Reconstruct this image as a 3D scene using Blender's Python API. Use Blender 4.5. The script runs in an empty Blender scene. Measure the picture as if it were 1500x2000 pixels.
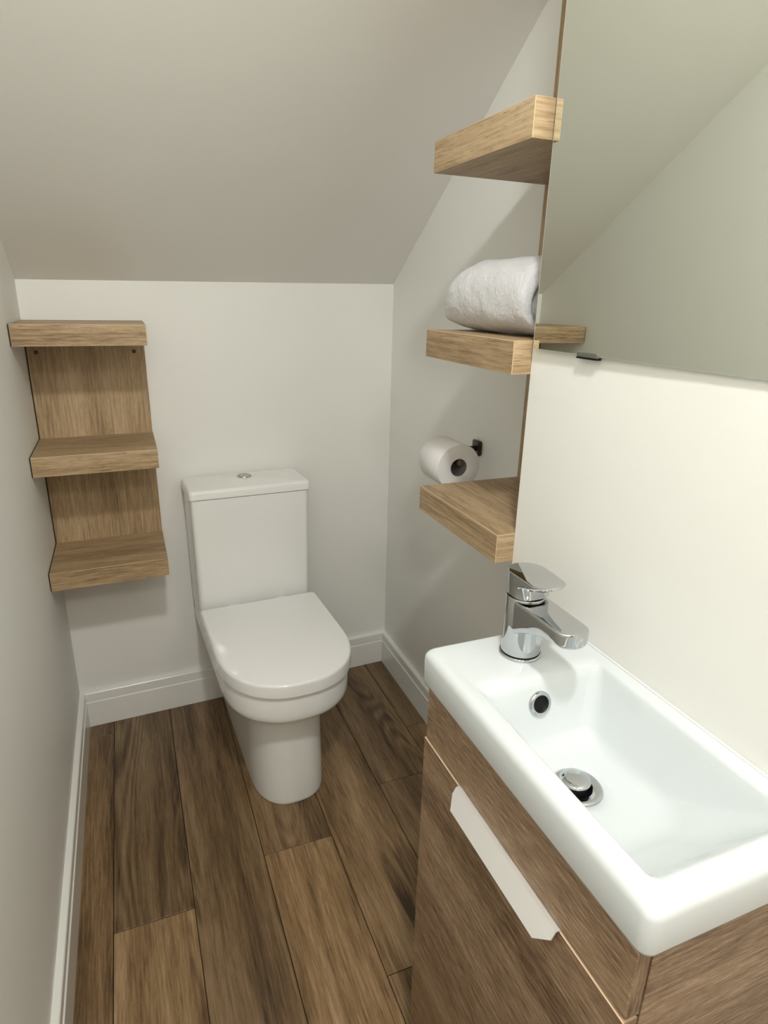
import bpy, bmesh, math, random
from mathutils import Vector, Matrix
random.seed(7)
D = bpy.data
SC = bpy.context.scene
COL = SC.collection
PI = math.pi

# ------------------------------------------------------------------ camera
cam_d = D.cameras.new('camera'); cam = D.objects.new('camera', cam_d); COL.objects.link(cam)
R0, R1, R2 = (0.927461, -0.37321, 0.023023), (-0.101177, -0.309756, -0.945418), (0.359971, 0.874509, -0.325047)
cam.matrix_world = Matrix(((R0[0], -R1[0], -R2[0], 0.24184661), (R0[1], -R1[1], -R2[1], -1.99915501),
                           (R0[2], -R1[2], -R2[2], 1.37), (0, 0, 0, 1)))
cam_d.sensor_fit = 'VERTICAL'; cam_d.sensor_height = 32.0
cam_d.lens = 1227.2545 * 32.0 / 2000.0
cam_d.clip_start = 0.02
SC.camera = cam

# ------------------------------------------------------------------ world, lights, exposure
w = D.worlds.new('world'); SC.world = w; w.use_nodes = True
w.node_tree.nodes['Background'].inputs[0].default_value = (0.9, 0.95, 1.0, 1)
w.node_tree.nodes['Background'].inputs[1].default_value = 0.3
SC.view_settings.view_transform = 'Standard'
SC.view_settings.look = 'None'
SC.view_settings.gamma = 1.0
SC.view_settings.use_curve_mapping = False
SC.view_settings.exposure = 0.22
CEIL_Z = 2.36
LAMPS = [  # x, y, power, colour
    (0.37, -1.97, 42.0, (1.0, 1.0, 0.985)),
    (0.30, -3.05, 32.0, (1.0, 0.975, 0.92)),
]

# ------------------------------------------------------------------ room measures
W = 1.0882        # recess wall
XS = 0.855        # basin wall
Y1 = -1.1222      # where the basin wall steps back
KY = 0.0413       # the back wall is not quite square
YF = -3.7         # wall behind the camera
def yb(x): return KY * (x - W / 2)

# ------------------------------------------------------------------ helpers
def new_mesh(name, bm, mat=None, parent=None, smooth=False, autosmooth=None):
    me = D.meshes.new(name)
    bmesh.ops.recalc_face_normals(bm, faces=bm.faces)
    bm.to_mesh(me); bm.free()
    o = D.objects.new(name, me); COL.objects.link(o)
    if mat: me.materials.append(mat)
    if smooth:
        for p in me.polygons: p.use_smooth = True
        if autosmooth is not None:
            sharp_by_angle(me, autosmooth)
    if parent: o.parent = parent
    return o

def sharp_by_angle(me, deg):
    bm = bmesh.new(); bm.from_mesh(me)
    for e in bm.edges:
        if len(e.link_faces) == 2 and e.calc_face_angle(0) > math.radians(deg):
            e.smooth = False
    bm.to_mesh(me); bm.free()

def box_bm(x0, x1, y0, y1, z0, z1, bev=0.0, seg=2, bm=None):
    own = bm or bmesh.new()
    t = bmesh.new()
    vs = [t.verts.new((x, y, z)) for x in (x0, x1) for y in (y0, y1) for z in (z0, z1)]
    for f in ((0, 1, 3, 2), (4, 6, 7, 5), (0, 4, 5, 1), (2, 3, 7, 6), (0, 2, 6, 4), (1, 5, 7, 3)):
        t.faces.new([vs[i] for i in f])
    bmesh.ops.recalc_face_normals(t, faces=t.faces)
    if bev > 0:
        bmesh.ops.bevel(t, geom=t.edges[:], offset=bev, segments=seg, profile=0.5, affect='EDGES')
    merge(own, t)
    return own

def merge(dst, src):
    m = {}
    for v in src.verts: m[v] = dst.verts.new(v.co)
    for f in src.faces:
        try: dst.faces.new([m[v] for v in f.verts])
        except ValueError: pass
    src.free()

def prism_bm(pts, z0, z1, bev=0.0, seg=2):
    """vertical prism from a plan outline"""
    t = bmesh.new()
    a = [t.verts.new((x, y, z0)) for x, y in pts]; b = [t.verts.new((x, y, z1)) for x, y in pts]
    n = len(pts)
    for i in range(n): t.faces.new((a[i], a[(i + 1) % n], b[(i + 1) % n], b[i]))
    t.faces.new(a[::-1]); t.faces.new(b)
    bmesh.ops.recalc_face_normals(t, faces=t.faces)
    if bev > 0:
        es = [e for e in t.edges if abs(e.verts[0].co.z - e.verts[1].co.z) < 1e-7]
        bmesh.ops.bevel(t, geom=es, offset=bev, segments=seg, profile=0.5, affect='EDGES')
    return t

def loft_bm(rings, cap0=True, cap1=True, closed=True):
    t = bmesh.new()
    R = [[t.verts.new(p) for p in r] for r in rings]
    n = len(rings[0])
    for a, b in zip(R, R[1:]):
        for i in range(n if closed else n - 1):
            t.faces.new((a[i], a[(i + 1) % n], b[(i + 1) % n], b[i]))
    if cap0: t.faces.new(R[0][::-1])
    if cap1: t.faces.new(R[-1])
    return t

def lathe_bm(profile, n=48, centre=(0, 0, 0), axis='z', caps=False):
    """profile: list of (r, h)"""
    t = bmesh.new(); rows = []
    for r, h in profile:
        row = []
        for i in range(n):
            a = 2 * PI * i / n
            p = (r * math.cos(a), r * math.sin(a), h)
            if axis == 'y': p = (p[0], h, p[1])
            if axis == 'x': p = (h, p[0], p[1])
            row.append(t.verts.new((p[0] + centre[0], p[1] + centre[1], p[2] + centre[2])))
        rows.append(row)
    for a, b in zip(rows, rows[1:]):
        for i in range(n): t.faces.new((a[i], a[(i + 1) % n], b[(i + 1) % n], b[i]))
    if caps:
        t.faces.new(rows[0][::-1]); t.faces.new(rows[-1])
    return t

def rrect(x0, x1, y0, y1, r, nc=8, ns=6):
    """rounded rectangle outline; fixed point count: corners nc+1, extra ns per side"""
    if not isinstance(r, (tuple, list)): r = (r, r, r, r)
    cs = [(x1 - r[0], y1 - r[0], 0, r[0]), (x0 + r[1], y1 - r[1], 90, r[1]),
          (x0 + r[2], y0 + r[2], 180, r[2]), (x1 - r[3], y0 + r[3], 270, r[3])]
    pts = []
    for k, (cx, cy, a0, rr) in enumerate(cs):
        for i in range(nc + 1):
            a = math.radians(a0 + 90 * i / nc)
            pts.append((cx + rr * math.cos(a), cy + rr * math.sin(a)))
        nx = cs[(k + 1) % 4]; a = math.radians(nx[2])
        q = (nx[0] + nx[3] * math.cos(a), nx[1] + nx[3] * math.sin(a)); p = pts[-1]
        for i in range(1, ns + 1):
            f = i / (ns + 1); pts.append((p[0] + (q[0] - p[0]) * f, p[1] + (q[1] - p[1]) * f))
    return pts

def tag(o, label, cat, group=None):
    o['label'] = label; o['category'] = cat
    if group: o['group'] = group
    return o

def thing(name, loc, label, cat, rz=0.0, group=None):
    o = D.objects.new(name, None); COL.objects.link(o)
    o.location = loc; o.rotation_euler = (0, 0, rz); o.empty_display_size = 0.05
    return tag(o, label, cat, group)

def struct(o):
    o['kind'] = 'structure'
    return o

# ------------------------------------------------------------------ materials
def srgb(r, g, b):
    f = lambda c: (c / 255 / 12.92) if c / 255 <= 0.04045 else ((c / 255 + 0.055) / 1.055) ** 2.4
    return (f(r), f(g), f(b), 1)

def base_mat(name, col, rough=0.5, metal=0.0, coat=0.0, ior=1.5, spec=None):
    m = D.materials.new(name); m.use_nodes = True
    b = m.node_tree.nodes['Principled BSDF']
    b.inputs['Base Color'].default_value = col
    b.inputs['Roughness'].default_value = rough
    b.inputs['Metallic'].default_value = metal
    b.inputs['IOR'].default_value = ior
    if coat:
        b.inputs['Coat Weight'].default_value = coat
        b.inputs['Coat Roughness'].default_value = 0.05
    if spec is not None: b.inputs['Specular IOR Level'].default_value = spec
    return m

def nd(m, t, **kw):
    n = m.node_tree.nodes.new(t)
    for k, v in kw.items():
        if k in ('operation', 'blend_type', 'data_type', 'noise_dimensions', 'wave_type', 'bands_direction', 'wave_profile'):
            setattr(n, k, v)
        else: n.inputs[k].default_value = v
    return n

def paint(name, col, rough=0.55, bump=0.25, scale=90.0, dist=0.0006, var=0.03):
    m = base_mat(name, col, rough)
    L = m.node_tree.links; b = m.node_tree.nodes['Principled BSDF']
    tc = nd(m, 'ShaderNodeTexCoord')
    n = nd(m, 'ShaderNodeTexNoise', Scale=scale, Detail=4.0)
    L.new(tc.outputs['Object'], n.inputs['Vector'])
    bp = nd(m, 'ShaderNodeBump', Strength=bump, Distance=dist)
    L.new(n.outputs['Fac'], bp.inputs['Height']); L.new(bp.outputs['Normal'], b.inputs['Normal'])
    n2 = nd(m, 'ShaderNodeTexNoise', Scale=2.2, Detail=3.0)
    L.new(tc.outputs['Object'], n2.inputs['Vector'])
    mx = nd(m, 'ShaderNodeMix', data_type='RGBA')
    mx.inputs['A'].default_value = tuple(c * (1 - var) for c in col[:3]) + (1,)
    mx.inputs['B'].default_value = tuple(min(1, c * (1 + var)) for c in col[:3]) + (1,)
    L.new(n2.outputs['Fac'], mx.inputs['Factor']); L.new(mx.outputs['Result'], b.inputs['Base Color'])
    return m

def wood(name, dark, mid, light, axis, fine=70.0, along=2.5, rough=0.45, bands=5.0, contrast=1.0,
         cathedral=0.0, bump=0.15, coat=0.0, pore=0.5, rand=True, fineamt=0.85):
    """wood with the grain running along the object axis 'x', 'y' or 'z'"""
    m = base_mat(name, mid, rough, coat=coat)
    L = m.node_tree.links; b = m.node_tree.nodes['Principled BSDF']
    tc = nd(m, 'ShaderNodeTexCoord')
    src = tc.outputs['Object']
    oi = nd(m, 'ShaderNodeObjectInfo')
    add = nd(m, 'ShaderNodeVectorMath', operation='ADD')
    if rand:
        mul = nd(m, 'ShaderNodeVectorMath', operation='SCALE'); mul.inputs[0].default_value = (7.3, 11.1, 5.7)
        L.new(oi.outputs['Random'], mul.inputs['Scale'])
        L.new(src, add.inputs[0]); L.new(mul.outputs[0], add.inputs[1]); src = add.outputs[0]
    def mapped(across, al):
        mp = nd(m, 'ShaderNodeMapping')
        s = [across] * 3; s['xyz'.index(axis)] = al
        mp.inputs['Scale'].default_value = s
        L.new(src, mp.inputs['Vector']); return mp.outputs['Vector']
    # slow waviness to bend the grain
    nb = nd(m, 'ShaderNodeTexNoise', Scale=1.0, Detail=6.0, Roughness=0.55, Distortion=0.6)
    L.new(mapped(bands * 2.2, bands * 0.16), nb.inputs['Vector'])
    nf = nd(m, 'ShaderNodeTexNoise', Scale=1.0, Detail=6.0, Roughness=0.72)
    L.new(mapped(fine * 3.6, along * 4.0), nf.inputs['Vector'])
    npz = nd(m, 'ShaderNodeTexNoise', Scale=1.0, Detail=2.0, Roughness=0.5)
    L.new(mapped(fine * 11.0, along * 18.0), npz.inputs['Vector'])
    s1 = nd(m, 'ShaderNodeMath', operation='MULTIPLY_ADD'); s1.inputs[1].default_value = 0.75 * contrast; s1.inputs[2].default_value = 0.5 - 0.375 * contrast
    L.new(nb.outputs['Fac'], s1.inputs[0])
    s2 = nd(m, 'ShaderNodeMath', operation='MULTIPLY_ADD'); s2.inputs[1].default_value = fineamt * contrast
    L.new(nf.outputs['Fac'], s2.inputs[0]); 
    off = nd(m, 'ShaderNodeMath', operation='SUBTRACT'); off.inputs[1].default_value = fineamt * 0.5 * contrast
    L.new(s1.outputs[0], s2.inputs[2]); L.new(s2.outputs[0], off.inputs[0])
    val = off.outputs[0]
    if cathedral > 0:
        cn = nd(m, 'ShaderNodeTexNoise', Scale=1.0, Detail=1.5, Roughness=0.35)
        L.new(mapped(6.5, 0.95), cn.inputs['Vector'])
        cm = nd(m, 'ShaderNodeMath', operation='MULTIPLY'); cm.inputs[1].default_value = 150.0; L.new(cn.outputs['Fac'], cm.inputs[0])
        wv = nd(m, 'ShaderNodeMath', operation='SINE'); L.new(cm.outputs[0], wv.inputs[0])
        msk = nd(m, 'ShaderNodeTexNoise', Scale=1.0, Detail=1.0); L.new(mapped(9.0, 1.2), msk.inputs['Vector'])
        mr = nd(m, 'ShaderNodeMapRange'); mr.inputs['From Min'].default_value = 0.55; mr.inputs['From Max'].default_value = 0.66
        L.new(msk.outputs['Fac'], mr.inputs['Value'])
        a = nd(m, 'ShaderNodeMath', operation='SUBTRACT'); a.inputs[1].default_value = 0.3; L.new(wv.outputs[0], a.inputs[0])
        c = nd(m, 'ShaderNodeMath', operation='MULTIPLY'); L.new(a.outputs[0], c.inputs[0]); L.new(mr.outputs['Result'], c.inputs[1])
        d = nd(m, 'ShaderNodeMath', operation='MULTIPLY_ADD'); d.inputs[1].default_value = cathedral
        L.new(c.outputs[0], d.inputs[0]); L.new(val, d.inputs[2]); val = d.outputs[0]
    cr = nd(m, 'ShaderNodeValToRGB')
    e = cr.color_ramp.elements
    e[0].position = 0.22; e[0].color = dark; e[1].position = 0.80; e[1].color = light
    k = e.new(0.5); k.color = mid
    L.new(val, cr.inputs['Fac'])
    # pores: short dark dashes
    pr = nd(m, 'ShaderNodeMapRange'); pr.inputs['From Min'].default_value = 0.60; pr.inputs['From Max'].default_value = 0.72
    pr.inputs['To Min'].default_value = 0.0; pr.inputs['To Max'].default_value = pore
    L.new(npz.outputs['Fac'], pr.inputs['Value'])
    mx = nd(m, 'ShaderNodeMix', data_type='RGBA'); mx.inputs['B'].default_value = tuple(c * 0.85 for c in dark[:3]) + (1,)
    L.new(pr.outputs['Result'], mx.inputs['Factor']); L.new(cr.outputs['Color'], mx.inputs['A'])
    outc = mx.outputs['Result']
    # per-object tone carried by the object's own colour (plank to plank difference)
    tone = nd(m, 'ShaderNodeMix', data_type='RGBA', blend_type='MULTIPLY'); tone.inputs['Factor'].default_value = 1.0
    L.new(outc, tone.inputs['A']); L.new(oi.outputs['Color'], tone.inputs['B'])
    L.new(tone.outputs['Result'], b.inputs['Base Color'])
    bp = nd(m, 'ShaderNodeBump', Strength=bump, Distance=0.0004)
    L.new(nf.outputs['Fac'], bp.inputs['Height']); L.new(bp.outputs['Normal'], b.inputs['Normal'])
    return m

M = {}
M['wall'] = paint('wall paint', (0.85, 0.845, 0.80, 1))
M['ceiling'] = paint('ceiling paint', (0.84, 0.825, 0.775, 1))
M['gloss'] = paint('gloss white paint', (0.86, 0.855, 0.81, 1), rough=0.22, bump=0.05, scale=40)
M['ceramic'] = paint('glazed ceramic', (0.86, 0.865, 0.835, 1), rough=0.07, bump=0.0, var=0.0)
M['basin'] = paint('white glazed basin ceramic', (0.70, 0.74, 0.745, 1), rough=0.06, bump=0.0, var=0.0)
M['seat'] = base_mat('seat plastic', (0.89, 0.89, 0.87, 1), 0.08, coat=0.5)
M['chrome'] = base_mat('chrome', (0.56, 0.57, 0.585, 1), 0.04, 1.0)
M['chrome_soft'] = base_mat('satin chrome', (0.5, 0.5, 0.48, 1), 0.25, 1.0)
M['alu'] = base_mat('brushed aluminium', (0.95, 0.94, 0.92, 1), 0.34, 0.6)
M['black'] = base_mat('black rubber', (0.006, 0.006, 0.006, 1), 0.6, spec=0.2)
M['bronze'] = base_mat('black chrome', (0.06, 0.05, 0.04, 1), 0.15, 0.9)
M['mirror'] = base_mat('mirror glass', (0.80, 0.83, 0.76, 1), 0.01, 1.0)
M['glass_edge'] = base_mat('ground glass edge', (0.75, 0.80, 0.74, 1), 0.3)
M['clip'] = base_mat('clear plastic', (0.22, 0.225, 0.20, 1), 0.12, 0.6)
M['paper'] = paint('tissue paper', (0.80, 0.79, 0.77, 1), rough=0.95, bump=0.6, scale=220, dist=0.0015)
M['card'] = base_mat('cardboard tube', (0.20, 0.19, 0.17, 1), 0.9)
M['silicone'] = base_mat('silicone', (0.80, 0.81, 0.80, 1), 0.35)
OD, OM, OL = srgb(124, 100, 72), srgb(172, 146, 111), srgb(197, 173, 138)
for ax in 'xyz':
    M['oak_' + ax] = wood('light oak grain ' + ax, OD, OM, OL, ax, fine=60, along=2.2, rough=0.5, bands=6, contrast=1.15, fineamt=1.2, pore=0.7)
M['oak_edge'] = base_mat('oak edge banding', srgb(206, 178, 142), 0.45)
VD, VM, VL = srgb(92, 70, 50), srgb(142, 116, 90), srgb(178, 153, 126)
for ax in 'xyz':
    M['ash_' + ax] = wood('vanity oak grain ' + ax, VD, VM, VL, ax, fine=95, along=7, rough=0.5, bands=6, contrast=0.95, fineamt=1.7, pore=0.5)
M['ash_edge'] = base_mat('vanity edge banding', srgb(222, 192, 160), 0.4)
M['floor'] = wood('floor plank vinyl', srgb(64, 45, 27), srgb(132, 105, 72), srgb(174, 148, 112), 'y',
                  fine=60, along=2.5, rough=0.42, fineamt=0.65, bands=7.5, contrast=1.4, cathedral=0.10, pore=0.35, bump=0.2)
M['dark_gap'] = base_mat('dark joint and gap shade', (0.03, 0.02, 0.012, 1), 0.8)

# ------------------------------------------------------------------ lamps set in the ceiling
def ceiling_lamp(x, y, power, col, where, soft):
    t = thing('ceiling_downlight', (x, y, CEIL_Z), 'round white recessed downlight in the flat ceiling ' + where, 'lamp')
    p = [(0.032, 0.0), (0.045, -0.001), (0.046, -0.004), (0.044, -0.006), (0.034, -0.006), (0.031, 0.0)]
    o = new_mesh('bezel', lathe_bm(p, 40), M['gloss'], t, smooth=True, autosmooth=40)
    lm = D.materials.get('lamp lens')
    if not lm:
        lm = D.materials.new('lamp lens'); lm.use_nodes = True
        b = lm.node_tree.nodes['Principled BSDF']
        b.inputs['Emission Color'].default_value = (1, 0.95, 0.88, 1); b.inputs['Emission Strength'].default_value = 25
    new_mesh('lens', prism_bm([(0.031 * math.cos(a * PI / 16), 0.031 * math.sin(a * PI / 16)) for a in range(32)], -0.003, -0.001), lm, t)
    ld = D.lights.new('downlight', 'SPOT'); ld.shadow_soft_size = soft; ld.spot_size = math.radians(166); ld.spot_blend = 0.35; ld.energy = power; ld.color = col
    lo = D.objects.new('lamp_light', ld); COL.objects.link(lo); lo.parent = t; lo.location = (0, 0, -0.050)
for (x, y, pw, c), wh in zip(LAMPS, ('above the camera', 'behind the camera')):
    ceiling_lamp(x, y, pw, c, wh, 0.060 if wh.startswith('above') else 0.14)

# ------------------------------------------------------------------ room shell
T = 0.10
def poly_prism(name, pts, d, mat):
    """extrude a 3D polygon by vector d"""
    t = bmesh.new()
    a = [t.verts.new(p) for p in pts]; b = [t.verts.new(Vector(p) + Vector(d)) for p in pts]
    n = len(pts)
    for i in range(n): t.faces.new((a[i], a[(i + 1) % n], b[(i + 1) % n], b[i]))
    t.faces.new(a[::-1]); t.faces.new(b)
    return struct(new_mesh(name, t, mat))
ZL, ZR, SL, SR = 1.3892, 1.4070, 0.668, 0.694     # back edge heights and slopes of the sloping ceiling
yl = yb(0) - (CEIL_Z - ZL) / SL; yr = yb(W) - (CEIL_Z - ZR) / SR
zs = lambda y: ZR + (yb(W) - y) * SR
poly_prism('wall_left', [(0, YF, 0), (0, yb(0), 0), (0, yb(0), ZL), (0, yl, CEIL_Z), (0, YF, CEIL_Z)], (-T, 0, 0), M['wall'])
poly_prism('wall_back', [(0, yb(0), 0), (W, yb(W), 0), (W, yb(W), ZR), (0, yb(0), ZL)], (0, T, 0), M['wall'])
poly_prism('wall_right_recess', [(W, yb(W), 0), (W, Y1 - 0.02, 0), (W, Y1 - 0.02, zs(Y1 - 0.02)), (W, yb(W), ZR)], (T, 0, 0), M['wall'])
# the basin wall with its return, one solid pier
t = bmesh.new()
zz = lambda x, y: ZR + (yb(W) - y) * SR - 0 * x
pier = [(XS, Y1), (W + T, Y1), (W + T, YF), (XS, YF)]
poly_prism('wall_right', [(XS, Y1, 0), (XS, YF, 0), (XS, YF, CEIL_Z), (XS, yr, CEIL_Z), (XS, Y1, zs(Y1) + 0.01)], (W + T - XS, 0, 0), M['wall'])
t.free()
poly_prism('wall_front', [(0, YF, 0), (XS, YF, 0), (XS, YF, CEIL_Z), (0, YF, CEIL_Z)], (0, -T, 0), M['wall'])
dl = struct(D.objects.new('added_door_1', None)); COL.objects.link(dl); dl.location = (0.43, YF, 0)  # unseen door, added to cut bounce light and darken the chrome reflections
new_mesh('added_door_leaf', box_bm(-0.36, 0.36, 0.0, 0.035, 0.004, 1.98, bev=0.002), M['oak_z'], dl)
new_mesh('added_door_frame', box_bm(-0.42, -0.363, 0.0, 0.045, 0, 2.04, bev=0.002), M['gloss'], dl)
new_mesh('added_door_frame', box_bm(0.363, 0.42, 0.0, 0.045, 0, 2.04, bev=0.002), M['gloss'], dl)
new_mesh('added_door_frame', box_bm(-0.363, 0.363, 0.0, 0.045, 1.984, 2.04, bev=0.002), M['gloss'], dl)
# sloping part as a fine grid so the slight twist stays smooth
t = bmesh.new(); N = 12; g = []
for i in range(N + 1):
    f = i / N; row = []
    for s, (x, ya, za, yc) in enumerate(((0, yb(0), ZL, yl), (W, yb(W), ZR, yr))):
        row.append(Vector((x, ya + (yc - ya) * f, za + (CEIL_Z - za) * f)))
    g.append([row[0].lerp(row[1], j / 6) for j in range(7)])
low = [[t.verts.new(p) for p in r] for r in g]; top = [[t.verts.new(p + Vector((0, 0.06, 0.09))) for p in r] for r in g]
for A, fl in ((low, 0), (top, 1)):
    for i in range(N):
        for j in range(6): t.faces.new((A[i][j], A[i + 1][j], A[i + 1][j + 1], A[i][j + 1]))
edge = [(i, 0) for i in range(N + 1)] + [(N, j) for j in range(1, 7)] + [(i, 6) for i in range(N - 1, -1, -1)] + [(0, j) for j in range(5, 0, -1)]
for k in range(len(edge)):
    a, b = edge[k], edge[(k + 1) % len(edge)]
    t.faces.new((low[a[0]][a[1]], low[b[0]][b[1]], top[b[0]][b[1]], top[a[0]][a[1]]))
o = struct(new_mesh('ceiling_slope', t, M['ceiling'], smooth=True, autosmooth=30))
poly_prism('ceiling', [(0, yl, CEIL_Z), (W, yr, CEIL_Z), (W, YF, CEIL_Z), (0, YF, CEIL_Z)], (0, 0, T), M['ceiling'])

# ------------------------------------------------------------------ floor and its planks
fl = struct(new_mesh('floor', box_bm(-T, W + T, YF - T, T, -0.08, -0.006), M['dark_gap']))
seams = [0.0, 0.0905, 0.2675, 0.4485, 0.6305, 0.8160, 0.9990, W]
G = 0.0009
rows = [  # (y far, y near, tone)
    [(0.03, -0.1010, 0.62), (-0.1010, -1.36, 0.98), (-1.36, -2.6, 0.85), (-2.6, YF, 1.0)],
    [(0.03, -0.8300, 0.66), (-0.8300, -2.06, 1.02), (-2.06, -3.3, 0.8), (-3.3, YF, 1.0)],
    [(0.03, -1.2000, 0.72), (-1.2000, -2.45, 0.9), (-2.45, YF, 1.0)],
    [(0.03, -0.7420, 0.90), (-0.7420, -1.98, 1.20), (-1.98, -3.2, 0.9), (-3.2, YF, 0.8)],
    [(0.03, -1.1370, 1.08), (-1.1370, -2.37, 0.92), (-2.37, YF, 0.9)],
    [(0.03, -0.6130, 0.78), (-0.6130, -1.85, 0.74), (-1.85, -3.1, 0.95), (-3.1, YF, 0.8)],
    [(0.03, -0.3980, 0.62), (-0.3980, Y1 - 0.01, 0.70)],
]
first = None
for k, row in enumerate(rows):
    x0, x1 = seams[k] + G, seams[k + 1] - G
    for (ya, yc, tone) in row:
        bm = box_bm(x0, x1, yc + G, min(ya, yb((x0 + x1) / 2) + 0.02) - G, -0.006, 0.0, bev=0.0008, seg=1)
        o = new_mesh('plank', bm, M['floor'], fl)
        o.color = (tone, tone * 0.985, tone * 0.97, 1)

# ------------------------------------------------------------------ baseboards
BH, BT = 0.1247, 0.0174
def baseboard(name, p, q, inward):
    """profile swept along p->q; inward = unit normal into the room"""
    prof = [(0.0, 0.0), (BT, 0.0), (BT, 0.0895), (BT - 0.0012, 0.0915), (BT - 0.0042, 0.0922), (BT - 0.0042, 0.0945),
            (BT - 0.0022, 0.0960), (BT - 0.0022, BH - 0.003), (BT - 0.0042, BH), (0.0, BH)]
    t = bmesh.new(); p = Vector(p); q = Vector(q); n = Vector(inward); d = (q - p).normalized()
    A, B = [], []
    for s, h in prof:
        A.append(t.verts.new((p.x + n.x * s, p.y + n.y * s, h)))
        B.append(t.verts.new((q.x + n.x * s, q.y + n.y * s, h)))
    m = len(prof)
    for i in range(m): t.faces.new((A[i], A[(i + 1) % m], B[(i + 1) % m], B[i]))
    t.faces.new(A[::-1]); t.faces.new(B)
    return struct(new_mesh(name, t, M['gloss']))
nb = Vector((KY, -1, 0)).normalized()
baseboard('baseboard_back', (-0.004, yb(-0.004), 0), (W + 0.004, yb(W + 0.004), 0), nb)
baseboard('baseboard_left', (0, YF, 0), (0, yb(0) - BT + 0.0036, 0), (1, 0, 0))
baseboard('baseboard_right_recess', (W, yb(W) - BT + 0.0036, 0), (W, Y1, 0), (-1, 0, 0))
baseboard('baseboard_right', (XS, -1.1222, 0), (XS, YF, 0), (-1, 0, 0))

# ------------------------------------------------------------------ oak shelving units
def shelf_box(parent, x0, x1, y0, y1, z0, z1, grain, name='shelf'):
    """chunky shelf, box of boards with fine edge banding lines"""
    o = new_mesh(name, box_bm(x0, x1, y0, y1, z0, z1, bev=0.0009, seg=2), M['oak_' + grain], parent)
    me = o.data; me.materials.append(M['oak_edge']); me.materials.append(M['oak_' + ('x' if grain == 'y' else 'y')])
    for p in me.polygons:
        if p.area < 0.0009 and max((me.vertices[i].co - p.center).length for i in p.vertices) > 0.0:
            vs = [me.vertices[i].co for i in p.vertices]
            ds = sorted((vs[i] - vs[(i + 1) % len(vs)]).length for i in range(len(vs)))
            if ds[0] < 0.0016: p.material_index = 1
        if abs(p.normal.y if grain == 'y' else p.normal.x) > 0.95: p.material_index = 2
    return o
RZ = math.atan(KY)
# left unit on the back wall; local x from the wall corner, local -y into the room
LX0 = 0.0032
u1 = thing('wall_shelf_unit', (0, yb(0), 0.6066), 'light oak wall shelf unit in the left back corner, left of the toilet', 'shelf', 0)
PT, SD, ST = 0.0188, 0.2345, 0.0509
zb0 = 0.6066
for z in (1.2891, 0.9710, 0.6566):
    shelf_box(u1, LX0, 0.3017, -(PT + SD), -PT, z - ST - zb0, z - zb0, 'x')
new_mesh('back_panel', box_bm(LX0, 0.3002, -PT, -0.001, 0.612 - zb0, 1.285 - zb0, bev=0.0008, seg=1), M['oak_z'], u1)
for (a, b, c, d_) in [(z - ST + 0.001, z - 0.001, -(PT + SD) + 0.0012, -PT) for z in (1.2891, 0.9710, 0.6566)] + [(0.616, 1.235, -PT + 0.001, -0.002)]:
    es = new_mesh('gap_shade_strip', box_bm(0.0006, LX0, c, d_, a - zb0, b - zb0), M['dark_gap'], u1)  # dark strips give the shade of the narrow wall gap as colour
    es['label'] = 'dark strip standing in for the shadow between the shelving and the left wall'
for x in (0.026, 0.272):
    s = new_mesh('screw', lathe_bm([(0.0001, -0.0006), (0.0022, -0.0006), (0.0048, -0.0018), (0.0052, -0.0006), (0.0052, 0.0)], 20,
                 (x, -PT, 1.205 - zb0), axis='y'), M['bronze'], u1, smooth=True)
    s['label'] = 'small dark fixing screw'

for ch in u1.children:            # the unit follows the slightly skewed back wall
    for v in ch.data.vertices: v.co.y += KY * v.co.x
u2 = thing('wall_shelf_unit', (W, -0.8005, 0.9236), 'light oak wall shelf unit in the recess beside the mirror, above the basin', 'shelf', 0)
zb1 = 0.9236
QX, QY0, QY1, QT = 0.8194 - W, 0.0, -1.1222 + 0.8005 + 0.0008, 0.0532
for z in (1.6438, 1.3078, 0.9768):
    shelf_box(u2, QX, -PT, QY1, QY0, z - QT - zb1, z - zb1, 'y')
new_mesh('back_panel', box_bm(-PT, -0.001, QY1, QY0 - 0.001, 0.93 - zb1, 1.93 - zb1, bev=0.0008, seg=1), M['oak_z'], u2)

# ------------------------------------------------------------------ toilet
tc_x = 0.552
toilet = thing('toilet', (tc_x, yb(tc_x), 0), 'white close-coupled toilet with its D-shaped lid down, against the back wall', 'toilet', RZ)
CX0, CX1 = 0.3671 - tc_x, 0.7361 - tc_x
# cistern body: slightly narrower at the foot
rings = []
for z, inx, iny in ((0.400, 0.0095, 0.004), (0.405, 0.0075, 0.001), (0.45, 0.0068, 0.0), (0.60, 0.0050, -0.001), (0.770, 0.0032, -0.002), (0.7925, 0.0030, -0.002)):
    rings.append([(x, y, z) for x, y in rrect(CX0 + inx + 0.001, CX1 - inx - 0.002, -0.181 + iny, -0.018, (0.012, 0.012, 0.016, 0.016), 6, 3)])
new_mesh('cistern', loft_bm(rings), M['ceramic'], toilet, smooth=True, autosmooth=40)
rings = []
for z, s in ((0.7945, 0.0012), (0.7955, 0.0), (0.812, 0.0), (0.8175, 0.0015), (0.8205, 0.0045), (0.8217, 0.010)):
    rings.append([(x, y, z) for x, y in rrect(CX0 + s, CX1 - s, -0.1855 + s, -0.012 - s, (0.010, 0.010, 0.014, 0.014), 6, 3)])
new_mesh('cistern_lid', loft_bm(rings), M['ceramic'], toilet, smooth=True, autosmooth=50)
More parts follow.
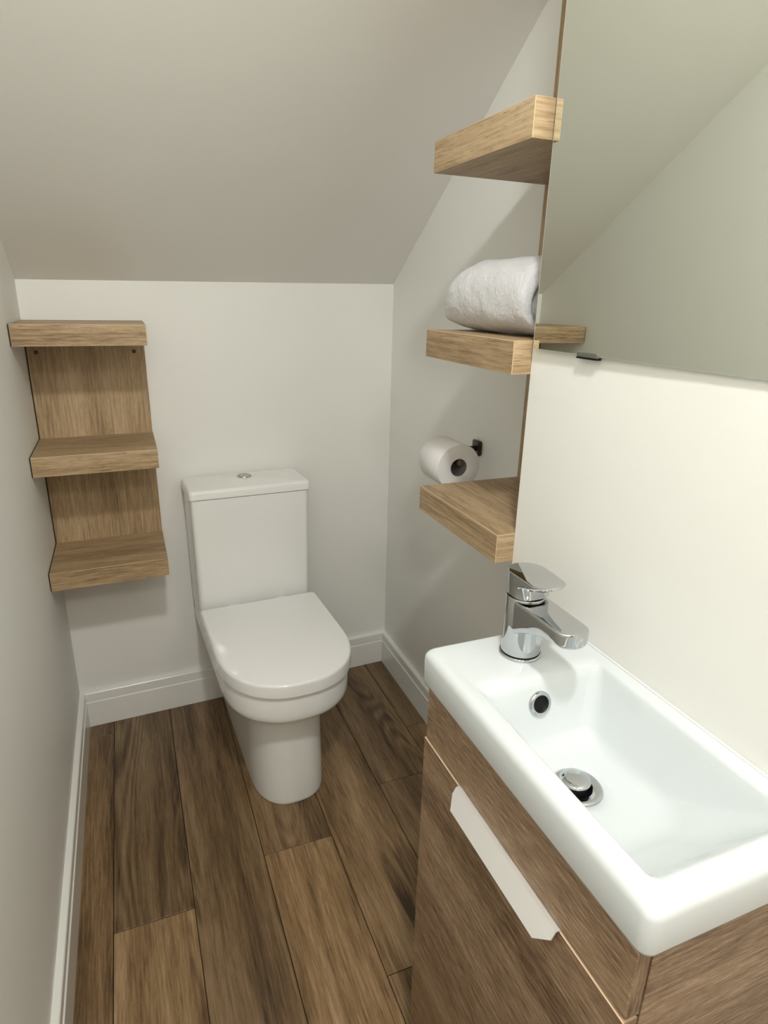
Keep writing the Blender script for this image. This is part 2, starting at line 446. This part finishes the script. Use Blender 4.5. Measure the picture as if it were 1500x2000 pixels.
# flush button: ring and two half pushes
bx, by, bz = 0.004, -0.062, 0.8217
fb = new_mesh('flush_button', lathe_bm([(0.0165, 0.0), (0.0225, 0.0), (0.0232, 0.0015), (0.0222, 0.0032), (0.0185, 0.0034), (0.0165, 0.0016), (0.0165, 0.0)], 40, (bx, by, bz)),
              M['chrome_soft'], toilet, smooth=True, autosmooth=50)
fb['label'] = 'round chrome dual flush button'
for s in (-1, 1):
    pts = []
    for i in range(17):
        a = PI * i / 16
        pts.append((bx + s * (0.0008 + 0.0155 * math.sin(a)), by + 0.0155 * math.cos(a)))
    new_mesh('push', prism_bm(pts, bz - 0.001, bz + 0.0028 - (0.0006 if s > 0 else 0), bev=0.0006), M['chrome_soft'], fb)

def d_outline(hw, yback, yfront, ystraight, p=2.25, nf=40, rb=0.02, nb_=5):
    """D shape: straight back, super-elliptic front. Starts at back right, goes round the front"""
    pts = []
    for i in range(nb_ + 1):     # back right corner
        a = math.radians(90 - 90 * i / nb_)
        pts.append((hw - rb + rb * math.cos(a), yback - rb + rb * math.sin(a)))
    for i in range(1, 5): pts.append((hw, yback - rb + (ystraight - (yback - rb)) * i / 5))
    for i in range(nf + 1):
        a = PI * i / nf
        c, s = math.cos(a), math.sin(a)
        x = hw * (abs(c) ** (2 / p)) * (1 if c >= 0 else -1)
        y = ystraight + (yfront - ystraight) * (abs(s) ** (2 / p))
        pts.append((x, y))
    for i in range(1, 5): pts.append((-hw, ystraight + ((yback - rb) - ystraight) * i / 5))
    for i in range(nb_ + 1):
        a = math.radians(180 - 90 * i / nb_)
        pts.append((-hw + rb + rb * math.cos(a), yback - rb + rb * math.sin(a)))
    return pts
LH = 0.1835
def d_rings(spec):
    return [[(x, y, z) for x, y in d_outline(hw, ybk, yf, ys, p, rb=rb)] for (z, hw, ybk, yf, ys, p, rb) in spec]
# seat lid
lid = d_rings([(0.4170, LH - 0.0020, -0.2065, -0.6870, -0.47, 2.3, 0.012), (0.4180, LH - 0.0004, -0.205, -0.6886, -0.47, 2.3, 0.012),
               (0.4470, LH, -0.2045, -0.6890, -0.47, 2.3, 0.012), (0.4515, LH - 0.0012, -0.206, -0.6878, -0.47, 2.3, 0.012),
               (0.4540, LH - 0.0036, -0.209, -0.6854, -0.47, 2.3, 0.012), (0.4550, LH - 0.0080, -0.215, -0.6810, -0.47, 2.3, 0.012)])
new_mesh('seat_lid', loft_bm(lid), M['seat'], toilet, smooth=True, autosmooth=50)
seat = d_rings([(0.4110, LH - 0.010, -0.215, -0.678, -0.47, 2.3, 0.012), (0.4115, LH - 0.009, -0.214, -0.679, -0.47, 2.3, 0.012),
                (0.4160, LH - 0.009, -0.214, -0.679, -0.47, 2.3, 0.012), (0.4165, LH - 0.010, -0.215, -0.678, -0.47, 2.3, 0.012)])
new_mesh('seat_ring', loft_bm(seat), M['seat'], toilet, smooth=True, autosmooth=50)
for s in (-1, 1):
    new_mesh('hinge', lathe_bm([(0.0001, 0), (0.0085, 0), (0.009, 0.001), (0.009, 0.029), (0.0085, 0.03), (0.0001, 0.03)], 20,
             (s * 0.075 - 0.015, -0.1945, 0.4385), axis='x'), M['seat'], toilet, smooth=True, autosmooth=40)
# pan: bowl and foot in one continuous surface
PW = LH - 0.0085
pan = d_rings([(0.0, 0.1025, -0.018, -0.5960, -0.44, 2.6, 0.010), (0.003, 0.1045, -0.018, -0.5980, -0.44, 2.6, 0.010),
               (0.010, 0.1050, -0.018, -0.5985, -0.44, 2.6, 0.010),
               (0.08, 0.1040, -0.018, -0.5960, -0.44, 2.6, 0.010), (0.20, 0.1020, -0.018, -0.5900, -0.44, 2.6, 0.010),
               (0.28, 0.1010, -0.018, -0.5870, -0.44, 2.6, 0.010), (0.310, 0.1015, -0.018, -0.5880, -0.44, 2.6, 0.010),
               (0.3175, 0.106, -0.018, -0.593, -0.46, 2.6, 0.012), (0.3215, 0.122, -0.018, -0.610, -0.46, 2.5, 0.014),
               (0.3230, 0.150, -0.018, -0.646, -0.465, 2.35, 0.016), (0.3255, 0.162, -0.018, -0.661, -0.47, 2.3, 0.018), (0.3310, 0.1705, -0.018, -0.6710, -0.47, 2.3, 0.018),
               (0.340, PW - 0.0008, -0.018, -0.6755, -0.47, 2.3, 0.02), (0.352, PW, -0.018, -0.6765, -0.47, 2.3, 0.02),
               (0.4050, PW, -0.018, -0.6770, -0.47, 2.3, 0.02), (0.4090, PW - 0.0015, -0.020, -0.6755, -0.47, 2.3, 0.02),
               (0.4110, PW - 0.006, -0.026, -0.671, -0.47, 2.3, 0.02)])
bm = loft_bm(pan)
new_mesh('pan', bm, M['ceramic'], toilet, smooth=True, autosmooth=55)

# ------------------------------------------------------------------ vanity unit
VX, VY0, VY1 = 0.6135, -1.2875, -1.7170      # front plane and the two ends
van = thing('vanity_cabinet', (XS, VY0, 0), 'grey brown oak effect vanity cabinet under the white basin, by the right wall', 'cabinet', 0)
fx = VX - XS; L_ = VY1 - VY0
BX0, BY0, BY1, BZ1, BZ0 = 0.6102, -1.2660, -1.7260, 0.8778, 0.8225
new_mesh('side_panel', box_bm(fx + 0.0195, -0.0006, L_ + 0.0, L_ + 0.018, 0.10, BZ0 - 0.0005, bev=0.0006, seg=1), M['ash_x'], van)
new_mesh('side_panel', box_bm(fx + 0.0195, -0.0006, -0.018, 0.0, 0.10, BZ0 - 0.0005, bev=0.0006, seg=1), M['ash_x'], van)
new_mesh('bottom_panel', box_bm(fx + 0.0195, -0.0006, L_ + 0.018, -0.018, 0.10, 0.118), M['ash_x'], van)
new_mesh('plinth', box_bm(fx + 0.05, -0.0184, L_ + 0.004, -0.004, 0.0, 0.10), M['ash_y'], van)
GZ = 0.7306
def edged_panel(name, x0, x1, y0, y1, z0, z1, parent, mat):
    o = new_mesh(name, box_bm(x0, x1, y0, y1, z0, z1, bev=0.0008, seg=1), mat, parent)
    o.data.materials.append(M['ash_edge'])
    for p in o.data.polygons:
        if p.normal.z > 0.9 and abs(p.center.z - z1) < 0.0004: p.material_index = 1
        if p.normal.x < -0.5 and p.normal.z > 0.5: p.material_index = 1
    return o
dr = new_mesh('drawer_front', box_bm(fx, fx + 0.017, L_, -0.0012, GZ + 0.0042, BZ0 - 0.0010, bev=0.0008, seg=1), M['ash_y'], van)
dr.data.materials.append(M['ash_z'])
for p in dr.data.polygons:
    if abs(p.normal.y) > 0.9: p.material_index = 1
do = edged_panel('door', fx - 0.0006, fx + 0.0168, L_ + 0.0, 0.004, 0.105, GZ, van, M['ash_y'])
# folded aluminium pull over the door's top edge
h0, h1 = -1.396 - VY0, -1.620 - VY0
t = bmesh.new()
prof = [(fx + 0.012, GZ + 0.0004), (fx - 0.0045, GZ + 0.0004), (fx - 0.0185, GZ - 0.0245)]
def off(pr, d):   # thickness downwards / inwards
    return [(pr[0][0], pr[0][1] + d), (pr[1][0] - d * 0.75, pr[1][1] + d), (pr[2][0] - d * 0.86, pr[2][1] + d * 0.5)]
A = prof; B = off(prof, 0.0016)
def hpt(p, y): return (p[0], y, p[1])
ch = 0.012
ys = {0: (h0, h1), 1: (h0, h1), 2: (h0 - ch, h1 + ch * 1.6)}
mid = ((A[1][0] + A[2][0] * 1) / 2, (A[1][1] + A[2][1]) / 2); midB = ((B[1][0] + B[2][0]) / 2, (B[1][1] + B[2][1]) / 2)
rowA = [(A[0], h0, h1), (A[1], h0, h1), ((A[1][0] * .62 + A[2][0] * .38, A[1][1] * .62 + A[2][1] * .38), h0, h1), (A[2], h0 - ch, h1 + ch * 1.6)]
rowB = [(B[0], h0, h1), (B[1], h0, h1), ((B[1][0] * .62 + B[2][0] * .38, B[1][1] * .62 + B[2][1] * .38), h0, h1), (B[2], h0 - ch, h1 + ch * 1.6)]
va = [(t.verts.new(hpt(p, a)), t.verts.new(hpt(p, b))) for p, a, b in rowA]
vb = [(t.verts.new(hpt(p, a)), t.verts.new(hpt(p, b))) for p, a, b in rowB]
for i in range(3):
    t.faces.new((va[i][0], va[i + 1][0], va[i + 1][1], va[i][1])); t.faces.new((vb[i][0], vb[i][1], vb[i + 1][1], vb[i + 1][0]))
    for s in (0, 1): t.faces.new((va[i][s], vb[i][s], vb[i + 1][s], va[i + 1][s]))
for i in (0, 3): t.faces.new((va[i][0], va[i][1], vb[i][1], vb[i][0]))
hd = new_mesh('handle', t, M['alu'], do)
hd['label'] = 'brushed aluminium edge pull'
for yy in (-1.425, -1.590):
    new_mesh('screw', lathe_bm([(0.0001, 0.0), (0.0022, 0.0), (0.0032, -0.0006), (0.0034, -0.0012)], 16, (fx + 0.005, yy - VY0, GZ + 0.0031)), M['chrome'], van, smooth=True)

# ------------------------------------------------------------------ basin
bas = thing('wash_basin', (XS, BY0, BZ0), 'small rectangular white ceramic wash basin on the vanity cabinet', 'basin')
rings = []
def ring(x0, x1, y0, y1, r, zf, nc=10, ns=14):
    pts = rrect(x0, x1, y0, y1, r, nc, ns)
    rings.append([(x - XS, y - BY0, (zf(x, y) if callable(zf) else zf) - BZ0) for x, y in pts])
XB = XS - 0.0008
c4 = lambda a, b: (a, b, b, a)     # order: wall-far, front-far, front-near, wall-near
ring(BX0 + 0.006, XB, BY1 + 0.006, BY0 - 0.006, c4(0.002, 0.010), BZ0)
ring(BX0 + 0.0015, XB, BY1 + 0.0015, BY0 - 0.0015, c4(0.002, 0.013), BZ0 + 0.0015)
ring(BX0, XB, BY1, BY0, c4(0.002, 0.014), BZ0 + 0.006)
ring(BX0, XB, BY1, BY0, c4(0.002, 0.014), BZ1 - 0.013)
for a in (20, 40, 60, 75, 90):
    s, c = math.sin(math.radians(a)), math.cos(math.radians(a)); r = 0.0115
    ring(BX0 + r * (1 - c), XB - 0.002 * s, BY1 + r * (1 - c), BY0 - r * (1 - c), c4(0.002, 0.014), BZ1 - 0.0125 + 0.0125 * s)
IX0, IX1, IY1, IY0 = 0.6375, 0.8330, -1.6970, -1.3830
ring(IX0 - 0.0035, IX1 + 0.0035, IY1 - 0.004, IY0 + 0.012, (0.012, 0.012, 0.009, 0.009), BZ1 - 0.0002)
ring(IX0, IX1, IY1, IY0, (0.016, 0.016, 0.011, 0.011), BZ1 - 0.0018)
ring(IX0 + 0.0020, IX1 - 0.0018, IY1 + 0.004, IY0 - 0.006, (0.015, 0.017, 0.012, 0.012), BZ1 - 0.0060)
ring(IX0 + 0.0040, IX1 - 0.0042, IY1 + 0.012, IY0 - 0.010, (0.016, 0.018, 0.018, 0.018), BZ1 - 0.0165)
ring(IX0 + 0.0065, IX1 - 0.0085, IY1 + 0.027, IY0 - 0.0150, (0.018, 0.020, 0.026, 0.030), BZ1 - 0.036)
ring(IX0 + 0.0095, IX1 - 0.0140, IY1 + 0.048, IY0 - 0.0205, (0.020, 0.022, 0.032, 0.044), BZ1 - 0.058)
zf = lambda x, y: 0.7770 + max(0.0, (-1.47 - y)) * 0.085
ring(IX0 + 0.0125, IX1 - 0.0195, IY1 + 0.072, IY0 - 0.0260, (0.022, 0.024, 0.038, 0.052), lambda x, y: zf(x, y) + 0.0165)
ring(IX0 + 0.0145, IX1 - 0.0220, IY1 + 0.083, IY0 - 0.0300, (0.023, 0.024, 0.038, 0.052), lambda x, y: zf(x, y) + 0.0095)
ring(IX0 + 0.0185, IX1 - 0.0260, IY1 + 0.094, IY0 - 0.0350, (0.023, 0.024, 0.037, 0.050), lambda x, y: zf(x, y) + 0.0042)
ring(IX0 + 0.0240, IX1 - 0.0310, IY1 + 0.106, IY0 - 0.0420, (0.022, 0.023, 0.035, 0.046), lambda x, y: zf(x, y) + 0.0014)
ring(IX0 + 0.0320, IX1 - 0.0390, IY1 + 0.120, IY0 - 0.0540, (0.022, 0.022, 0.032, 0.042), lambda x, y: zf(x, y) + 0.0)
DX, DY, DZ = 0.7280, -1.4930, 0.7768
# blend the last ring into a circle around the waste
last = rings[-1]; n = len(last)
def circ(r, z):
    out = []
    for (x, y, _) in last:
        a = math.atan2(y + BY0 - DY, x + XS - DX)
        out.append((DX + r * math.cos(a) - XS, DY + r * math.sin(a) - BY0, z - BZ0))
    return out
c1 = circ(0.034, DZ + 0.0003)
for f in (0.35, 0.7):
    rings.append([tuple(a[i] * (1 - f) + b[i] * f for i in range(3)) for a, b in zip(last, c1)])
rings.append(c1); rings.append(circ(0.033, DZ - 0.001)); rings.append(circ(0.030, DZ - 0.004)); rings.append(circ(0.024, DZ - 0.03))
new_mesh('basin_bowl', loft_bm(rings, cap0=False), M['basin'], bas, smooth=True, autosmooth=60)
# overflow: chrome ring with a dark throat on the tap end of the bowl
ov = (0.7295, -1.4000, 0.8405)
def on_far_wall(bm, tilt):
    m = Matrix.Translation(Vector((ov[0] - XS, ov[1] - BY0, ov[2] - BZ0))) @ Matrix.Rotation(math.radians(tilt), 4, 'X')
    for v in bm.verts: v.co = m @ v.co
    return bm
p = [(0.0115, 0.004), (0.0115, -0.001), (0.0125, -0.0032), (0.0150, -0.0036), (0.0172, -0.0020), (0.0176, 0.0005), (0.0176, 0.004)]
o = new_mesh('overflow_ring', on_far_wall(lathe_bm(p, 40, axis='y'), -16), M['chrome'], bas, smooth=True, autosmooth=50)
new_mesh('overflow_hole', on_far_wall(lathe_bm([(0.0117, -0.0009), (0.0108, 0.0002), (0.006, 0.0006), (0.0001, 0.0008)], 32, axis='y'), -16), M['black'], bas, smooth=True)
# waste
wst = new_mesh('waste_ring', lathe_bm([(0.0195, -0.009), (0.0200, 0.0005), (0.0215, 0.0010), (0.0290, 0.0026), (0.0318, 0.0022), (0.0330, 0.0004), (0.0325, -0.003)],
               48, (DX - XS, DY - BY0, DZ - BZ0)), M['chrome'], bas, smooth=True, autosmooth=50)
new_mesh('waste_throat', lathe_bm([(0.0197, 0.0), (0.0190, -0.006), (0.0001, -0.007)], 32, (DX - XS, DY - BY0, DZ - BZ0)), M['black'], bas, smooth=True)
new_mesh('waste_stem', lathe_bm([(0.0165, -0.006), (0.0165, 0.0085)], 40, (DX - 0.002 - XS, DY + 0.002 - BY0, DZ - BZ0)), M['black'], bas, smooth=True)
new_mesh('waste_plug', lathe_bm([(0.0080, 0.0082), (0.0175, 0.0086), (0.0192, 0.0098), (0.0197, 0.0118), (0.0184, 0.0136), (0.0110, 0.0146), (0.0001, 0.0150)],
         48, (DX - 0.002 - XS, DY + 0.002 - BY0, DZ - BZ0)), M['chrome'], bas, smooth=True, autosmooth=50)
# silicone bead along the wall
bm = box_bm(-0.0035, -0.0003, BY1 - BY0 + 0.004, -0.004, BZ1 - BZ0 - 0.001, BZ1 - BZ0 + 0.0028, bev=0.0012)
new_mesh('sealant_bead', bm, M['silicone'], bas)

# ------------------------------------------------------------------ tap
TX, TY, TZ = 0.7410, -1.3265, BZ1
tap = thing('basin_tap', (TX, TY, TZ - 0.0001), 'chrome single lever mixer tap on the far end of the white basin', 'tap')
def put(name, prof, mat=M['chrome'], n=56, asm=40):
    return new_mesh(name, lathe_bm(prof, n), mat, tap, smooth=True, autosmooth=asm)
put('base_ring', [(0.0270, 0.0), (0.0305, 0.0), (0.0312, 0.0012), (0.0310, 0.0034), (0.0300, 0.0044), (0.0286, 0.0046)])
put('base_seal', [(0.0289, 0.0040), (0.0291, 0.0066)], M['black'])
put('body', [(0.0270, 0.0060), (0.0288, 0.0062), (0.0288, 0.010), (0.0284, 0.050), (0.0280, 0.0950), (0.0276, 0.0958), (0.0200, 0.0960)])
put('lever_seal', [(0.0262, 0.0955), (0.0262, 0.0995)], M['black'])
# spout: slices marching away from the body
rings = []
def slice_ring(y, hw, zt, zb, r, lean=0.0):
    r = min(r, hw * 0.98, (zt - zb) * 0.48)
    rings.append([(x, y - lean * (z - zb), z) for x, z in rrect(-hw, hw, zb, zt, r, 6, 4)])
Yt = -0.1200
def spout(d):       # d: distance from tap axis
    zt = 0.0935 + (d - 0.02) * 0.012
    u = min(1, max(0, (d - 0.015) / 0.085)); zb = 0.043 + (0.0735 - 0.043) * (1 - (1 - u) ** 1.7)
    return zt, zb
for d in (0.004, 0.016, 0.026, 0.034, 0.042, 0.052, 0.062, 0.072, 0.082, 0.090, 0.098):
    zt, zb = spout(d); slice_ring(-d, 0.0262 - d * 0.022, zt, zb, 0.0035)
RC = 0.018; hwE = 0.0262 - 0.10 * 0.022
for a in range(15, 91, 15):
    s, c = math.sin(math.radians(a)), math.cos(math.radians(a))
    d = 0.102 + RC * s; zt, zb = spout(d); slice_ring(-d, max(0.006, hwE - RC * (1 - c)), zt, zb, 0.0035)
sp = new_mesh('spout', loft_bm(rings), M['chrome'], tap, smooth=True, autosmooth=50)
new_mesh('aerator', lathe_bm([(0.0001, 0.0), (0.0085, 0.0), (0.0100, 0.0), (0.0105, 0.004), (0.0105, 0.008)], 28, (0, -0.098, 0.0700)), M['black'], sp, smooth=True, autosmooth=40)
# lever: round hub that grows into a flat paddle over the spout
rings = []
def lever_ring(z, grow, tip, shrink=0.0):
    pts = []
    R_ = 0.0284 - shrink
    for i in range(33):            # half circle round the back
        a = PI * i / 32
        pts.append((R_ * math.cos(a), R_ * math.sin(a), z))
    rr = 0.020; te = tip - shrink
    hw = R_ - grow * 0.10
    for i in range(13):
        a = math.radians(180 + 90 * i / 12); pts.append((-hw + rr + rr * math.cos(a), -(te - rr) + rr * math.sin(a), z))
    for i in range(13):
        a = math.radians(270 + 90 * i / 12); pts.append((hw - rr + rr * math.cos(a), -(te - rr) + rr * math.sin(a), z))
    rings.append(pts)
lever_ring(0.0985, 0.0, 0.0286, 0.0008); lever_ring(0.0993, 0.0, 0.0286); lever_ring(0.112, 0.0, 0.0290); lever_ring(0.118, 0.002, 0.032)
lever_ring(0.1225, 0.006, 0.045); lever_ring(0.1255, 0.014, 0.058); lever_ring(0.1290, 0.020, 0.0625); lever_ring(0.1310, 0.020, 0.0630); lever_ring(0.1318, 0.020, 0.0630, 0.0006); lever_ring(0.1322, 0.020, 0.0630, 0.0018)
bm = loft_bm(rings)
new_mesh('lever', bm, M['chrome'], tap, smooth=True, autosmooth=35)

# ------------------------------------------------------------------ mirror
XM, YM0, ZM0, ZM1 = 0.8438, -1.1385, 1.2970, 2.0970
mir = thing('wall_mirror', (XM, YM0, ZM0), 'large frameless rectangular mirror on the right wall above the basin', 'mirror')
mir.rotation_euler = (0, 0, 0.0135)     # hangs a touch out of true
t = box_bm(0.0, 0.0038, -0.540, 0.0, 0.0, ZM1 - ZM0, bev=0.0007, seg=1)
g = new_mesh('mirror_glass', t, M['mirror'], mir)
g.data.materials.append(M['glass_edge'])
for p in g.data.polygons:
    if abs(p.normal.x) < 0.9: p.material_index = 1
for yy, zc in ((-0.130, 0), (-0.505, 0), (-0.130, 1), (-0.505, 1)):
    z0 = 0.0 if zc == 0 else ZM1 - ZM0; s = 1 if zc == 0 else -1
    zz0, zz1 = sorted((z0 - s * 0.0022, z0 + s * 0.0045))
    k = new_mesh('mirror_clip', box_bm(-0.0028, 0.0070, yy - 0.021, yy + 0.021, zz0, zz1, bev=0.0008, seg=2), M['clip'], mir)
    k['label'] = 'clear clip holding the mirror edge'
    zz0, zz1 = sorted((z0 - s * 0.0046, z0 - s * 0.0022))
    new_mesh('clip_base', box_bm(-0.0022, 0.0070, yy - 0.020, yy + 0.022, zz0, zz1, bev=0.0004, seg=1), M['black'], k)

# ------------------------------------------------------------------ toilet roll and holder
RX, RYn, RZc, RR, RL = 0.9560, -0.7250, 0.9875, 0.0565, 0.104
holder = thing('toilet_roll_holder', (W, RYn + 0.135, 0.986), 'dark metal toilet roll holder on the recess wall', 'toilet roll holder')
hz = RZc + 0.0085 - 0.986
new_mesh('wall_plate', box_bm(-0.012, -0.0004, -0.019, 0.019, -0.008, 0.032, bev=0.005, seg=3), M['bronze'], holder, smooth=True, autosmooth=40)
def tube(pts, r, n=14):
    t = bmesh.new(); rows_ = []
    P = [Vector(p) for p in pts]
    for i, p in enumerate(P):
        d = ((P[min(i + 1, len(P) - 1)] - p).normalized() + (p - P[max(i - 1, 0)]).normalized())
        d.normalize(); u = d.orthogonal().normalized() if i == 0 else (rows_u - d * rows_u.dot(d)).normalized()
        rows_u = u; v = d.cross(u)
        rows_.append([t.verts.new(p + (u * math.cos(2 * PI * k / n) + v * math.sin(2 * PI * k / n)) * r) for k in range(n)])
    for a, b in zip(rows_, rows_[1:]):
        for k in range(n): t.faces.new((a[k], a[(k + 1) % n], b[(k + 1) % n], b[k]))
    t.faces.new(rows_[0][::-1]); t.faces.new(rows_[-1])
    return t
rx = RX + 0.008 - W
path = [(-0.006, 0, hz), (rx + 0.012, 0, hz), (rx + 0.004, -0.003, hz), (rx, -0.012, hz), (rx, -0.112, hz)]
new_mesh('arm', tube(path, 0.0076), M['bronze'], holder, smooth=True, autosmooth=50)
new_mesh('spindle_cap', lathe_bm([(0.0001, 0.0), (0.0078, 0.0), (0.0084, 0.001), (0.0084, 0.012)], 28, (rx, -0.124, hz), axis='y'), M['chrome_soft'], holder, smooth=True, autosmooth=50)
roll = thing('toilet_roll', (RX, RYn + RL, RZc), 'white toilet paper roll on the dark holder in the recess', 'toilet roll')
c = 0.0215
prof = [(c, -RL + 0.0005), (c + 0.001, -RL), (RR - 0.001, -RL), (RR, -RL + 0.0012), (RR, -0.0012), (RR - 0.001, 0), (c + 0.001, 0), (c, -0.0005)]
new_mesh('paper', lathe_bm(prof, 72, axis='y'), M['paper'], roll, smooth=True, autosmooth=40)
new_mesh('core', lathe_bm([(c - 0.0001, -RL + 0.001), (c - 0.0012, -RL + 0.001), (c - 0.0012, -0.001), (c - 0.0001, -0.001)], 48, axis='y'), M['card'], roll, smooth=True, autosmooth=40)

# ------------------------------------------------------------------ rolled towel on the middle shelf
def make_towel():
    ty0, ty1 = -0.806, -1.078          # far end, near end
    z0, hx, hz_ = 1.3080, 0.103, 0.0665
    t = bmesh.new(); n = 200; rows_ = []
    rnd = random.Random(3)
    NY = 130
    for j in range(NY + 1):
        f = j / NY
        y = ty0 + (ty1 - ty0) * f
        cx = 0.940 + 0.020 * f
        # rounded far end, softer near end
        e0 = min(1.0, f / 0.28); s0 = (1 - (1 - e0) ** 2.3) ** (1 / 2.3)
        e1 = min(1.0, (1 - f) / 0.10); s1 = (1 - (1 - e1) ** 2.6) ** (1 / 2.6)
        sx = 0.70 + 0.30 * s0; sz = s0 * (0.80 + 0.20 * s1) if f < 0.5 else (0.80 + 0.20 * s1)
        sx *= (0.90 + 0.10 * s1)
        sz = max(sz, 0.02); row = []
        for i in range(n):
            a = 2 * PI * i / n
            ca, sa = math.cos(a), math.sin(a)
            pw = 2.5
            r = (abs(ca) ** pw + abs(sa) ** pw) ** (-1 / pw)
            x = cx + hx * sx * r * ca
            z = z0 + hz_ + hz_ * sz * r * sa * (1.0 if sa < 0 else 1.0) + (hz_ * (sz - 1) * 0.78 if sz < 1 else 0)
            z = max(z, z0)
            row.append(t.verts.new((x, y, z)))
        rows_.append(row)
    for a, b in zip(rows_, rows_[1:]):
        for i in range(n): t.faces.new((a[i], a[(i + 1) % n], b[(i + 1) % n], b[i]))
    t.faces.new(rows_[0][::-1])
    # near end: rolled layers, stepping in and out like a spiral
    prev = rows_[-1]
    cz = z0 + hz_
    for s, dy in ((0.90, -0.002), (0.84, 0.012), (0.80, 0.014), (0.74, -0.001), (0.62, -0.002), (0.56, 0.012), (0.52, 0.013), (0.45, 0.001), (0.32, 0.0), (0.26, 0.012), (0.20, 0.012), (0.1, 0.004)):
        row = []
        for v in rows_[-1]:
            row.append(t.verts.new((cx + (v.co.x - cx) * s - 0.0, ty1 + dy, cz + (v.co.z - cz) * s)))
        for i in range(n): t.faces.new((prev[i], prev[(i + 1) % n], row[(i + 1) % n], row[i]))
        prev = row
    t.faces.new(prev)
    o = new_mesh('rolled_towel', t, None, smooth=True)
    m = base_mat('white terry', (0.93, 0.93, 0.935, 1), 1.0)
    L = m.node_tree.links; b = m.node_tree.nodes['Principled BSDF']
    tc = nd(m, 'ShaderNodeTexCoord'); nz = nd(m, 'ShaderNodeTexNoise', Scale=260.0, Detail=5.0, Roughness=0.85)
    L.new(tc.outputs['Object'], nz.inputs['Vector'])
    bp = nd(m, 'ShaderNodeBump', Strength=1.0, Distance=0.0035); L.new(nz.outputs['Fac'], bp.inputs['Height']); L.new(bp.outputs['Normal'], b.inputs['Normal'])
    o.data.materials.append(m)
    sub = o.modifiers.new('sub', 'SUBSURF'); sub.levels = sub.render_levels = 1
    for nm, sc, st in (('folds', 0.075, 0.010), ('loops', 0.0055, 0.0013)):
        tx = D.textures.new(nm, 'CLOUDS'); tx.noise_scale = sc; tx.noise_depth = 2
        d = o.modifiers.new(nm, 'DISPLACE'); d.texture = tx; d.strength = st; d.mid_level = 0.5; d.texture_coords = 'LOCAL'
    tag(o, 'thick white terry towel, rolled, on the middle shelf beside the mirror', 'towel')
make_towel()
